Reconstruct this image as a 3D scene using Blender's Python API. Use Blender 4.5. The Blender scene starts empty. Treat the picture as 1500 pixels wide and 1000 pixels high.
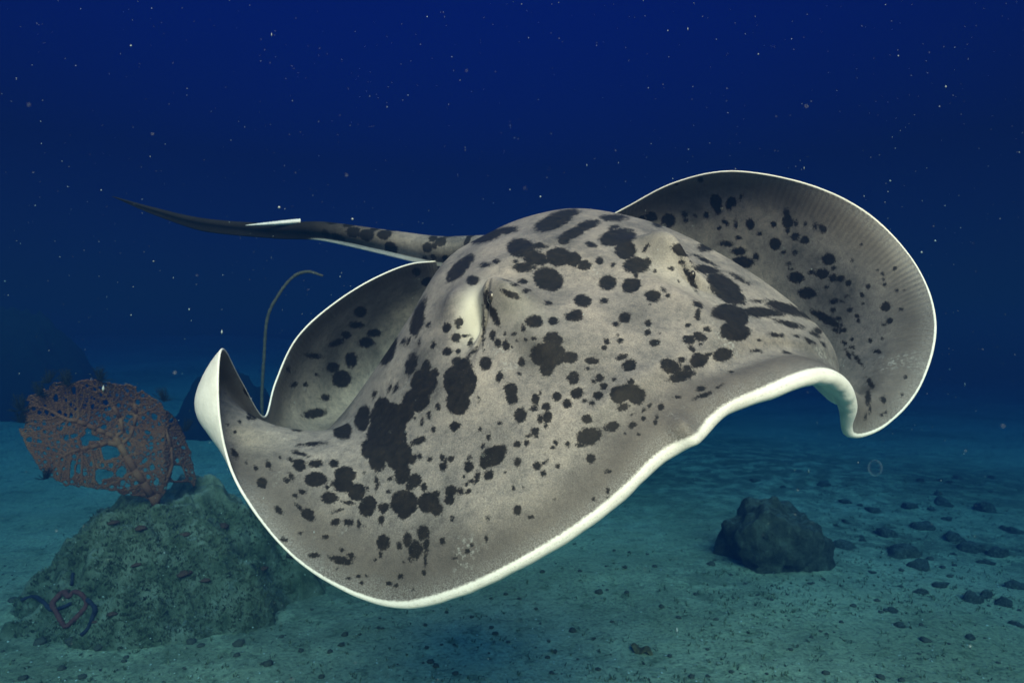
import bpy, bmesh, math, random
import numpy as np
from mathutils import Vector, noise as mnoise

random.seed(7); rng = np.random.default_rng(7)
sc = bpy.context.scene
C = sc.collection

# ------------------------------------------------------------------ camera, water light, exposure
CAM_H = 1.40
FPX = 977.0                                   # focal length in photo pixels (photo 1500 x 1000)
cam = bpy.data.cameras.new('camera'); cam_o = bpy.data.objects.new('camera', cam); C.objects.link(cam_o)
cam_o.location = (0, 0, CAM_H); cam_o.rotation_euler = (math.radians(90), 0, 0)
cam.sensor_width = 36; cam.lens = FPX / 1500 * 36; cam.clip_start = 0.02; cam.clip_end = 600
cam.dof.use_dof = True; cam.dof.focus_distance = 1.15; cam.dof.aperture_fstop = 9
sc.camera = cam_o

SUN_EL, SUN_AZ = 36.0, 10.0                    # elevation; azimuth: degrees to the right of straight behind the camera
world = bpy.data.worlds.new('World'); sc.world = world; world.use_nodes = True
wn = world.node_tree; wn.nodes.clear()
sky = wn.nodes.new('ShaderNodeTexSky'); sky.sky_type = 'NISHITA'; sky.sun_disc = False
sky.sun_elevation = math.radians(SUN_EL); sky.sun_rotation = math.radians(180 - SUN_AZ)
tint = wn.nodes.new('ShaderNodeMix'); tint.data_type = 'RGBA'; tint.blend_type = 'MULTIPLY'
tint.inputs[0].default_value = 1.0
wg = wn.nodes.new('ShaderNodeTexCoord'); wsep = wn.nodes.new('ShaderNodeSeparateXYZ')
wr = wn.nodes.new('ShaderNodeValToRGB')       # sea water above: the column filters the skylight, more at flat angles
e = wr.color_ramp.elements
e[0].position = 0.0; e[0].color = (0.0008, 0.0052, 0.025, 1)
e[1].position = 1.0; e[1].color = (0.06, 0.64, 0.72, 1)
m = e.new(0.25); m.color = (0.0004, 0.0060, 0.043, 1)
m = e.new(0.45); m.color = (0.0004, 0.012, 0.11, 1)
m = e.new(0.62); m.color = (0.004, 0.08, 0.30, 1)
m = e.new(0.76); m.color = (0.05, 0.52, 0.62, 1)   # Snell's window: bright within about 45 degrees of straight up
bg = wn.nodes.new('ShaderNodeBackground'); bg.inputs[1].default_value = 0.12
wo = wn.nodes.new('ShaderNodeOutputWorld')
L = wn.links.new
L(wg.outputs['Generated'], wsep.inputs[0]); L(wsep.outputs[2], wr.inputs[0])
L(sky.outputs[0], tint.inputs[6]); L(wr.outputs[0], tint.inputs[7])
L(tint.outputs[2], bg.inputs[0]); L(bg.outputs[0], wo.inputs[0])

sun = bpy.data.lights.new('sun', 'SUN'); sun.energy = 5.0; sun.angle = math.radians(34.0); sun.color = (1.0, 0.60, 0.34)
sun_o = bpy.data.objects.new('sun', sun); C.objects.link(sun_o); sun_o.location = (0, -2, 6)
sdir = Vector((-math.sin(math.radians(SUN_AZ)) * math.cos(math.radians(SUN_EL)), math.cos(math.radians(SUN_AZ)) * math.cos(math.radians(SUN_EL)), -math.sin(math.radians(SUN_EL))))
sun_o.rotation_euler = sdir.to_track_quat('-Z', 'Y').to_euler()

vs = sc.view_settings; vs.view_transform = 'Standard'; vs.look = 'None'; vs.gamma = 1.0; vs.exposure = 1.5
cy = sc.cycles; cy.use_denoising = True; cy.volume_bounces = 0; cy.max_bounces = 4; cy.diffuse_bounces = 2
cy.glossy_bounces = 2; cy.transmission_bounces = 2; cy.transparent_max_bounces = 8; cy.caustics_reflective = False; cy.caustics_refractive = False

# ------------------------------------------------------------------ helpers
def w(px, py, D):
    """photo pixel + distance along the view axis -> place in the scene"""
    return np.array([(px - 750) / FPX * D, D, CAM_H - (py - 500) / FPX * D])

def link(name, me, mat=None, parent=None, smooth=True):
    o = bpy.data.objects.new(name, me); C.objects.link(o)
    if mat and not me.materials: me.materials.append(mat)
    if smooth and len(me.polygons): me.polygons.foreach_set('use_smooth', np.ones(len(me.polygons), bool))
    if parent: o.parent = parent
    return o

def tag(o, label=None, cat=None, group=None, kind=None):
    if label: o['label'] = label
    if cat: o['category'] = cat
    if group: o['group'] = group
    if kind: o['kind'] = kind
    return o

def empty(name, loc):
    o = bpy.data.objects.new(name, None); C.objects.link(o); o.location = loc; o.empty_display_size = 0.1
    return o

def np_mesh(name, verts, quads=None, tris=None):
    verts = np.asarray(verts, np.float32)
    loops = []; starts = []; n = 0; parts = []
    if quads is not None and len(quads):
        q = np.asarray(quads, np.int32); parts.append((q, 4))
    if tris is not None and len(tris):
        parts.append((np.asarray(tris, np.int32), 3))
    me = bpy.data.meshes.new(name); me.vertices.add(len(verts)); me.vertices.foreach_set('co', verts.ravel())
    vi = np.concatenate([p.ravel() for p, k in parts])
    st = []; off = 0
    for p, k in parts:
        st.append(off + np.arange(len(p)) * k); off += len(p) * k
    me.loops.add(len(vi)); me.loops.foreach_set('vertex_index', vi)
    st = np.concatenate(st).astype(np.int32)
    me.polygons.add(len(st)); me.polygons.foreach_set('loop_start', st)
    me.update(calc_edges=True); me.validate()
    return me

def fattr(me, name, arr):
    a = me.attributes.new(name, 'FLOAT', 'POINT'); a.data.foreach_set('value', np.asarray(arr, np.float32))

def fbm(p, octs=4, H=1.0):
    return mnoise.fractal(Vector(p), H, 2.0, octs, noise_basis='PERLIN_ORIGINAL')

def tube(path, rad, n=8, closed_tip=True):
    """verts, quads, tris of a tapering tube"""
    path = np.asarray(path, float); V = []; Q = []; T = []
    tan = np.gradient(path, axis=0); tan /= np.linalg.norm(tan, axis=1)[:, None] + 1e-9
    up = np.array([0.13, 0.21, 0.97])
    for i, p in enumerate(path):
        a = np.cross(tan[i], up); na = np.linalg.norm(a)
        if na < 0.1: a = np.cross(tan[i], [1, 0, 0]); na = np.linalg.norm(a)
        a /= na; b = np.cross(tan[i], a)
        for k in range(n):
            t = 2 * math.pi * k / n
            V.append(p + rad[i] * (math.cos(t) * a + math.sin(t) * b))
    for i in range(len(path) - 1):
        for k in range(n):
            Q.append((i * n + k, i * n + (k + 1) % n, (i + 1) * n + (k + 1) % n, (i + 1) * n + k))
    c0 = len(V); V.append(path[0]); V.append(path[-1]); e0 = (len(path) - 1) * n
    for k in range(n):
        T.append((c0, (k + 1) % n, k)); T.append((c0 + 1, e0 + k, e0 + (k + 1) % n))
    return V, Q, T

class Geo:
    def __init__(s): s.V = []; s.Q = []; s.T = []
    def add(s, V, Q, T):
        o = len(s.V); s.V += list(V); s.Q += [tuple(i + o for i in q) for q in Q]; s.T += [tuple(i + o for i in t) for t in T]
    def tube(s, path, rad, n=6): s.add(*tube(path, rad, n))
    def mesh(s, name): return np_mesh(name, np.array(s.V), s.Q, s.T)

def cr(points, n):
    """smooth open curve through points"""
    P = np.asarray(points, float); k = len(P); t = np.linspace(0, k - 1, n); out = []
    for x in t:
        i = min(int(x), k - 2); f = x - i
        p1, p2 = P[i], P[i + 1]; p0 = P[i - 1] if i > 0 else 2 * p1 - p2; p3 = P[i + 2] if i + 2 < k else 2 * p2 - p1
        out.append(0.5 * ((2 * p1) + (-p0 + p2) * f + (2 * p0 - 5 * p1 + 4 * p2 - p3) * f * f + (-p0 + 3 * p1 - 3 * p2 + p3) * f ** 3))
    return np.array(out)

# ------------------------------------------------------------------ materials
def new_mat(name):
    m = bpy.data.materials.new(name); m.use_nodes = True; nt = m.node_tree
    return m, nt, nt.nodes['Principled BSDF'], nt.links.new

def N(nt, t, **kw):
    n = nt.nodes.new(t)
    for k, v in kw.items():
        if k in n.inputs: n.inputs[k].default_value = v
        else: setattr(n, k, v)
    return n

def ramp(nt, stops, interp='LINEAR'):
    r = nt.nodes.new('ShaderNodeValToRGB'); r.color_ramp.interpolation = interp; el = r.color_ramp.elements
    el[0].position, el[0].color = stops[0][0], (*stops[0][1], 1)
    el[1].position, el[1].color = stops[-1][0], (*stops[-1][1], 1)
    for p, c in stops[1:-1]:
        x = el.new(p); x.color = (*c, 1)
    return r

def mixc(nt, fac, a, b, blend='MIX'):
    m = nt.nodes.new('ShaderNodeMix'); m.data_type = 'RGBA'; m.blend_type = blend
    for inp, v in ((0, fac), (6, a), (7, b)):
        if isinstance(v, (int, float)): m.inputs[inp].default_value = v
        elif isinstance(v, tuple): m.inputs[inp].default_value = (*v, 1)
        else: nt.links.new(v, m.inputs[inp])
    return m.outputs[2]

def math_n(nt, op, a, b=None, c=None):
    m = nt.nodes.new('ShaderNodeMath'); m.operation = op
    for i, v in enumerate((a, b, c)):
        if v is None: continue
        if isinstance(v, (int, float)): m.inputs[i].default_value = v
        else: nt.links.new(v, m.inputs[i])
    return m.outputs[0]

def noise_n(nt, scale, detail=4, rough=0.55, vec=None, dist=0.0):
    n = nt.nodes.new('ShaderNodeTexNoise'); n.inputs['Scale'].default_value = scale; n.inputs['Detail'].default_value = detail
    n.inputs['Roughness'].default_value = rough; n.inputs['Distortion'].default_value = dist
    if vec is None:
        tc = nt.nodes.new('ShaderNodeTexCoord'); vec = tc.outputs['Object']
    nt.links.new(vec, n.inputs['Vector'])
    return n.outputs[0]

def smooth(nt, v, lo, hi):
    m = nt.nodes.new('ShaderNodeMapRange'); m.interpolation_type = 'SMOOTHSTEP'
    nt.links.new(v, m.inputs[0]); m.inputs[1].default_value = lo; m.inputs[2].default_value = hi
    return m.outputs[0]

def bump(nt, h, strength, dist, base=None):
    b = nt.nodes.new('ShaderNodeBump'); b.inputs['Strength'].default_value = strength; b.inputs['Distance'].default_value = dist
    nt.links.new(h, b.inputs['Height'])
    if base is not None: nt.links.new(base, b.inputs['Normal'])
    return b.outputs[0]

def rough_mat(name, stops, scale, bscale=60, bdist=0.006, rough=0.9, extra=None):
    m, nt, bs, l = new_mat(name)
    n = noise_n(nt, scale, 6, 0.62)
    r = ramp(nt, stops); l(n, r.inputs[0]); col = r.outputs[0]
    if extra: col = extra(nt, col)
    l(col, bs.inputs['Base Color']); bs.inputs['Roughness'].default_value = rough
    bs.inputs['Specular IOR Level'].default_value = 0.2
    l(bump(nt, noise_n(nt, bscale, 8, 0.7), 0.9, bdist), bs.inputs['Normal'])
    return m

def sand_mat():
    m, nt, bs, l = new_mat('sand')
    a = noise_n(nt, 0.55, 5, 0.6); r = ramp(nt, [(0.36, (0.42, 0.41, 0.23)), (0.50, (0.60, 0.58, 0.35)), (0.70, (0.74, 0.71, 0.46))]); l(a, r.inputs[0])
    g = noise_n(nt, 55, 6, 0.75); rg = ramp(nt, [(0.32, (0.30, 0.31, 0.28)), (0.48, (0.95, 0.95, 0.95)), (0.72, (1.35, 1.35, 1.30))]); l(g, rg.inputs[0])
    s = noise_n(nt, 9, 7, 0.7); rs = ramp(nt, [(0.33, (0.45, 0.5, 0.42)), (0.47, (1, 1, 1)), (0.9, (1.1, 1.1, 1.08))]); l(s, rs.inputs[0])
    c = mixc(nt, 1.0, r.outputs[0], rg.outputs[0], 'MULTIPLY'); c = mixc(nt, 0.85, c, rs.outputs[0], 'MULTIPLY')
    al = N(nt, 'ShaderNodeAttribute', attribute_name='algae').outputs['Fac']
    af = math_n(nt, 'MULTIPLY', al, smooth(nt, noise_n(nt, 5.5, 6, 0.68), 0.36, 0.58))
    c = mixc(nt, math_n(nt, 'MULTIPLY', af, 0.85), c, (0.085, 0.085, 0.045))  # algae film; its broad far patches paint distance fade into the sand
    l(c, bs.inputs['Base Color']); bs.inputs['Roughness'].default_value = 0.95; bs.inputs['Specular IOR Level'].default_value = 0.1
    b1 = bump(nt, noise_n(nt, 14, 8, 0.7), 0.7, 0.03)
    l(bump(nt, g, 0.8, 0.006, b1), bs.inputs['Normal'])
    return m

# ------------------------------------------------------------------ seabed
def ground_z(x, y):
    z = 0.05 * mnoise.noise(Vector((x * 0.55, y * 0.55, 1.3))) + 0.018 * fbm((x * 2.1, y * 2.1, 4.0), 4)
    far = max(0.0, y - 4.5)
    left = 1 / (1 + math.exp((x + 0.25 * y) * 1.1))
    z += left * min(1.6, 0.085 * far) + (1 - left) * min(0.8, 0.012 * far)
    return z

def graded(lim, fine, n_f, n_c):
    a = np.linspace(0, fine, n_f); b = fine + (lim - fine) * (np.linspace(0, 1, n_c + 1)[1:]) ** 2.2
    return np.concatenate([a, b])

def px_ground(px, py):
    D = 4.0
    for _ in range(40):
        x = (px - 750) / FPX * D
        h = CAM_H - ground_z(x, D); Dn = h * FPX / max(8, py - 500); D = 0.5 * D + 0.5 * Dn
    return np.array([(px - 750) / FPX * D, D, ground_z((px - 750) / FPX * D, D)])

gx = graded(58, 6, 170, 45); gx = np.concatenate([-gx[::-1][:-1], gx])
gy = np.concatenate([-graded(20, 3, 20, 12)[::-1][:-1], np.linspace(0, 9, 260), 9 + 49 * np.linspace(0, 1, 60)[1:] ** 1.8])
GV = [(x, y, ground_z(x, y)) for y in gy for x in gx]
nx = len(gx); GQ = [(j * nx + i, j * nx + i + 1, (j + 1) * nx + i + 1, (j + 1) * nx + i) for j in range(len(gy) - 1) for i in range(nx - 1)]
M_SAND = sand_mat()
gme = np_mesh('seabed', GV, GQ); ga = np.array(GV); alg_fade = np.zeros(len(ga))
for ax, ay, ar, aa in ((1.75, 4.5, .55, 1.0), (2.7, 4.9, .75, .9), (3.4, 4.6, .7, .9), (2.3, 6.2, 1.0, .8), (4.2, 6.5, 1.4, .8), (1.1, 3.9, .45, .6), (-1.8, 3.6, .95, .9), (.4, 5.5, .8, .5), (-2.9, 5.2, .5, .5), (1.3, 3.1, .35, .35), (0.2, 3.3, .5, .3), (2.6, 7.0, 2.4, .9), (-.2, 7.2, 2.0, .8)):  # algae film; last broad pair paints extra fade into the far sand
    alg_fade = np.maximum(alg_fade, aa * np.exp(-((ga[:, 0] - ax) ** 2 + (ga[:, 1] - ay) ** 2) / ar ** 2))
fattr(gme, 'algae', alg_fade)  # algae film plus painted far-sand darkening
o = link('seabed', gme, M_SAND); tag(o, kind='structure')

# sea water: one even volume round everything
def water_volume():
    m = bpy.data.materials.new('sea_water'); m.use_nodes = True; nt = m.node_tree; nt.nodes.clear()
    out = nt.nodes.new('ShaderNodeOutputMaterial'); v = nt.nodes.new('ShaderNodeVolumePrincipled')
    v.inputs['Density'].default_value = 0.60
    v.inputs['Color'].default_value = (0.003, 0.014, 0.046, 1)
    v.inputs['Absorption Color'].default_value = (0.050, 0.345, 0.58, 1)
    v.inputs['Anisotropy'].default_value = 0.0
    nt.links.new(v.outputs[0], out.inputs['Volume'])
    return m
bm = bmesh.new(); bmesh.ops.create_cube(bm, size=1)
for v in bm.verts: v.co = Vector((v.co.x * 126, v.co.y * 92 + 19, -1.15 if v.co.z < 0 else 2.02))
me = bpy.data.meshes.new('haze'); bm.to_mesh(me); bm.free()
haze = link('haze', me, water_volume(), smooth=False); tag(haze, kind='stuff')

# ------------------------------------------------------------------ the ray: body surface from a ring net
MARGIN = [(1012,632,.93),(935,700,.90),(850,768,.885),(750,828,.88),(660,868,.89),(575,884,.92),(490,855,.96),(420,805,1.0),(365,735,1.04),(335,670,1.07),
 (321,590,1.10),(326,512,1.16),(352,555,1.28),(388,612,1.42),(405,560,1.50),(440,490,1.54),(515,428,1.62),(590,391,1.73),(640,383,1.83),(700,376,1.90),
 (780,350,1.88),(850,338,1.85),(915,306,1.78),(985,270,1.70),(1070,252,1.61),(1180,270,1.545),(1270,312,1.485),(1340,385,1.425),(1370,470,1.33),(1350,560,1.27),
 (1300,620,1.22),(1250,636,1.18),(1255,590,1.13),(1235,550,1.08),(1190,543,1.04),(1100,582,.98)]
K = len(MARGIN)
RING1 = {0:(900,470,1.08),3:(800,478,1.09),6:(722,455,1.15),9:(680,432,1.21),12:(668,405,1.30),15:(685,365,1.42),18:(745,327,1.53),21:(840,306,1.52),24:(930,318,1.49),27:(1000,346,1.42),30:(1050,388,1.33),33:(1030,430,1.20)}
RINGM = {0:(930,520,1.02),2:(860,545,1.01),4:(775,560,1.02),6:(690,555,1.06),8:(615,560,1.13),10:(575,548,1.22),12:(590,490,1.30),14:(615,440,1.38),16:(645,395,1.49),18:(715,372,1.64),20:(800,352,1.66),22:(900,338,1.62),24:(995,355,1.55),26:(1085,398,1.43),28:(1155,440,1.35),30:(1205,487,1.27),32:(1135,480,1.16),34:(1045,485,1.09)}
RING2 = {0:(960,565,.98),2:(860,605,.96),4:(745,640,.97),6:(640,650,1.02),8:(555,640,1.10),10:(490,628,1.24),12:(465,640,1.37),14:(520,600,1.72),16:(578,540,1.88),18:(645,455,1.90),20:(740,420,1.84),22:(890,415,1.82),24:(1030,458,1.78),26:(1130,495,1.67),28:(1200,542,1.49),29:(1225,568,1.36),30:(1237,575,1.29),31:(1225,538,1.23),32:(1180,515,1.17),33:(1125,512,1.12),34:(1070,535,1.05)}
RING3 = {0:(995,608,.94),2:(858,700,.91),4:(690,770,.915),5:(600,785,.945),6:(525,765,.99),7:(465,725,1.04),8:(415,685,1.10),9:(350,655,1.16),10:(296,606,1.17),11:(318,568,1.23),12:(362,606,1.33),13:(400,640,1.44),14:(437,594,1.63),15:(478,534,1.75),16:(538,474,1.85),17:(600,432,1.89),18:(645,410,1.87),20:(760,390,1.88),22:(905,350,1.86),23:(985,316,1.79),24:(1060,316,1.72),25:(1150,336,1.62),26:(1225,372,1.53),27:(1280,425,1.45),28:(1305,485,1.38),29:(1305,540,1.31),30:(1285,580,1.25),31:(1256,592,1.205),32:(1230,552,1.14),33:(1190,525,1.10),34:(1150,525,1.06),35:(1080,560,.99)}
POLE = w(835, 345, 1.32)
NS, NR = 1440, 340

def closed_curve(knots, vals, ts):
    k = np.array(knots, float); V = np.array(vals, float); n = len(k)
    km = k[np.arange(n) - 1].copy(); km[0] -= K; kp = np.roll(k, -1).copy(); kp[-1] += K
    tan = ((V - np.roll(V, 1, 0)) / (k - km)[:, None] * (kp - k)[:, None] + (np.roll(V, -1, 0) - V) / (kp - k)[:, None] * (k - km)[:, None]) / (kp - km)[:, None]
    i = np.searchsorted(k, ts, side='right') - 1; j = (i + 1) % n
    h = (kp - k)[i]; f = ((ts - k[i]) / h)[:, None]; h = h[:, None]
    return (2*f**3 - 3*f**2 + 1) * V[i] + (f**3 - 2*f**2 + f) * h * tan[i] + (-2*f**3 + 3*f**2) * V[j] + (f**3 - f**2) * h * tan[j]

ts = np.arange(NS) / NS * K
rings = []
for R in (RING1, RINGM, RING2, RING3, dict(enumerate(MARGIN))):
    rings.append(closed_curve(list(R), [w(*p) for p in R.values()], ts))
opp = (np.arange(NS) + NS // 2) % NS
kn = np.array([0, .26, .44, .64, .85, 1.0])
P = [np.repeat(POLE[None], NS, 0)] + rings
tan = [(P[1] - P[1][opp]) / .52]
for i in range(1, 5):
    a, b = kn[i] - kn[i-1], kn[i+1] - kn[i]
    tan.append(((P[i] - P[i-1]) / a * b + (P[i+1] - P[i]) / b * a) / (a + b))
tan.append(2 * (P[5] - P[4]) / (kn[5] - kn[4]) - tan[4])
rv = np.linspace(0, 1, NR)
G = np.zeros((NR, NS, 3))
for q, r in enumerate(rv):
    i = min(int(np.searchsorted(kn, r, side='right') - 1), 4); h = kn[i+1] - kn[i]; f = (r - kn[i]) / h
    G[q] = (2*f**3 - 3*f**2 + 1) * P[i] + (f**3 - 2*f**2 + f) * h * tan[i] + (-2*f**3 + 3*f**2) * P[i+1] + (f**3 - f**2) * h * tan[i+1]

def blur_s(A, sg):
    n = int(3 * sg); kx = np.exp(-0.5 * (np.arange(-n, n + 1) / sg) ** 2); kx /= kx.sum(); out = np.zeros_like(A)
    for d, kk in zip(range(-n, n + 1), kx): out += kk * np.roll(A, d, axis=1)
    return out
def blur_r(A, sg):
    n = int(3 * sg); kx = np.exp(-0.5 * (np.arange(-n, n + 1) / sg) ** 2); kx /= kx.sum()
    ext = np.concatenate([A[1:n+1][::-1][:, opp], A, 2 * A[-1:] - A[-n-1:-1][::-1]]); out = np.zeros_like(A)
    for d, kk in enumerate(kx): out += kk * ext[d:d + NR]
    return out
Gb = blur_r(blur_s(G, 9), 6)
wgt = np.clip((1 - rv) / 0.06, 0, 1)[:, None, None]
G = G * (1 - wgt) + Gb * wgt
G = blur_s(G, 4)

def normals(G):
    ds = np.roll(G, -1, 1) - np.roll(G, 1, 1); dr = np.gradient(G, axis=0)
    n = np.cross(dr, ds); n /= np.linalg.norm(n, axis=2)[..., None] + 1e-12
    return n
nm = normals(G); nm[0] = nm[1].mean(0) / np.linalg.norm(nm[1].mean(0))
if nm[0, 0, 2] < 0: nm = -nm
FLIP = None

def proj(A):
    D = A[..., 1]
    return np.stack([750 + A[..., 0] / D * FPX, 500 - (A[..., 2] - CAM_H) / D * FPX], -1), D

def pick(px, py, pxl, D, rad=5):
    d2 = (pxl[..., 0] - px) ** 2 + (pxl[..., 1] - py) ** 2
    msk = np.where(d2 < rad * rad, D, 9e9); k = np.unravel_index(np.argmin(msk), msk.shape)
    if msk[k] > 1e9: k = np.unravel_index(np.argmin(d2), d2.shape)
    return k

# relief on the head: eye mounds, spiracle hollows, brow folds
pxl, D = proj(G)
def relief(px, py, amp, lx, ly, ang, power=2):
    k = pick(px, py, pxl, D); c = G[k]; n0 = nm[k]
    t1 = np.array([math.cos(math.radians(ang)), 0, -math.sin(math.radians(ang))]); t1 = t1 - n0 * t1.dot(n0); t1 /= np.linalg.norm(t1)
    t2 = np.cross(n0, t1); d = G - c; u = d @ t1 / lx; v = d @ t2 / ly; q = d @ n0 / (1.5 * max(lx, ly))
    return amp * np.exp(-(np.abs(u) ** power + np.abs(v) ** power) - q ** 4)
disp = np.zeros((NR, NS))
disp += relief(745, 442, .050, .056, .034, 52)       # left brow
disp += relief(785, 490, .016, .06, .035, 50)
disp += relief(722, 430, .014, .018, .022, 70)       # eye swelling
disp += relief(688, 465, -.034, .050, .018, 82)      # left spiracle hollow
disp += relief(706, 470, -.020, .046, .0045, 88)     # its sharp inner edge
disp += relief(664, 440, .014, .045, .03, 65)
disp += relief(966, 372, .046, .056, .036, 58)       # right brow
disp += relief(988, 392, .030, .075, .020, 64)
disp += relief(1000, 445, .022, .09, .035, 75)
disp += relief(1014, 408, -.034, .044, .012, 63)
disp += relief(850, 400, -.014, .08, .06, 0)
disp += relief(1000, 624, .016, .018, .018, 0)       # snout knob
disp += relief(925, 560, .010, .02, .10, 60)
pale_g = 1.3 * relief(688, 452, 1.0, .055, .020, 80) + 0.22 * relief(765, 462, 1.0, .07, .04, 50) + 0.25 * relief(980, 395, 1.0, .10, .04, 62)
G = G + nm * disp[..., None]
nm = normals(G); nm[0] = nm[1].mean(0) / np.linalg.norm(nm[1].mean(0))
if nm[0, 0, 2] < 0: nm = -nm

# underside
idx = ts
front = np.exp(-(np.minimum(np.abs(idx - 0), K - np.abs(idx)) / 5.2) ** 4)
rho = 0.0020 + 0.0108 * front + 0.003 * np.exp(-((idx - 32.2) / 1.4) ** 2)
kd = np.minimum(idx, K - idx); knob = (np.exp(-(kd / .30) ** 2) * .010 - np.exp(-((kd - .75) / .35) ** 2) * .003)
knob_dir = G[-1] - G[-40]; knob_dir /= np.linalg.norm(knob_dir, axis=1)[:, None]
G = G + (np.clip((rv - .90) / .10, 0, 1) ** 2)[:, None, None] * (knob_dir * knob[:, None])[None]
mout = G[-1] - G[-6]; mout /= np.linalg.norm(mout, axis=1)[:, None]
nmE = nm[-2]
rho = rho * (1 + .05 * np.sin(idx * 9.1) * np.sin(idx * 3.3 + 1) + .04 * np.interp(idx * 6 % (6 * K), np.arange(6 * K + 1), rng.uniform(-1, 1, 6 * K + 1)))
rimr = []
NRIM = 7
for j in range(1, NRIM + 1):
    ph = math.pi * j / NRIM
    rimr.append(G[-1] - nmE * rho[:, None] + nmE * (rho * math.cos(ph))[:, None] + mout * (rho * math.sin(ph))[:, None])
NV = 60
rv2 = np.linspace(1, 0, NV + 1)[1:]
Gs = blur_r(blur_s(G, 22), 10); vent = []
for r in rv2:
    q = r * (NR - 1); i = int(min(q, NR - 2)); f = q - i
    base = Gs[i] * (1 - f) + Gs[i + 1] * f; nn = nm[i] * (1 - f) + nm[i + 1] * f
    sh = max(0.0, 1 - (r / 0.72) ** 2)
    th = 2 * rho * (0.6 + 0.4 * r) + 0.008 * min(1, (1 - r) / .3) + 0.10 * sh ** 1.2
    blend = np.clip((0.62 - r) / 0.12, 0, 1)
    gb = (G[i] * (1 - f) + G[i + 1] * f) * (1 - blend) + base * blend
    vent.append(gb - nn * th[:, None])
ALL = np.concatenate([G, np.array(rimr), np.array(vent)], 0)
nrow = len(ALL)
body_V = ALL.reshape(-1, 3)
ii, jj = np.meshgrid(np.arange(nrow - 1), np.arange(NS), indexing='ij'); j2 = (jj + 1) % NS
body_Q = np.stack([ii * NS + jj, ii * NS + j2, (ii + 1) * NS + j2, (ii + 1) * NS + jj], -1).reshape(-1, 4)
radial = np.concatenate([rv, np.ones(NRIM), rv2])[:, None].repeat(NS, 1)
edge_d = np.linalg.norm(G - G[-1][None], axis=2)              # metres to the margin
belly = np.concatenate([np.zeros(NR), np.linspace(.35, 1, NRIM), np.ones(NV)])[:, None].repeat(NS, 1)
belly[:NR] = 0.42 * np.exp(-(edge_d / (0.0025 + 0.0065 * front[None])) ** 2)
angle = np.repeat((ts / K)[None], nrow, 0)

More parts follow.
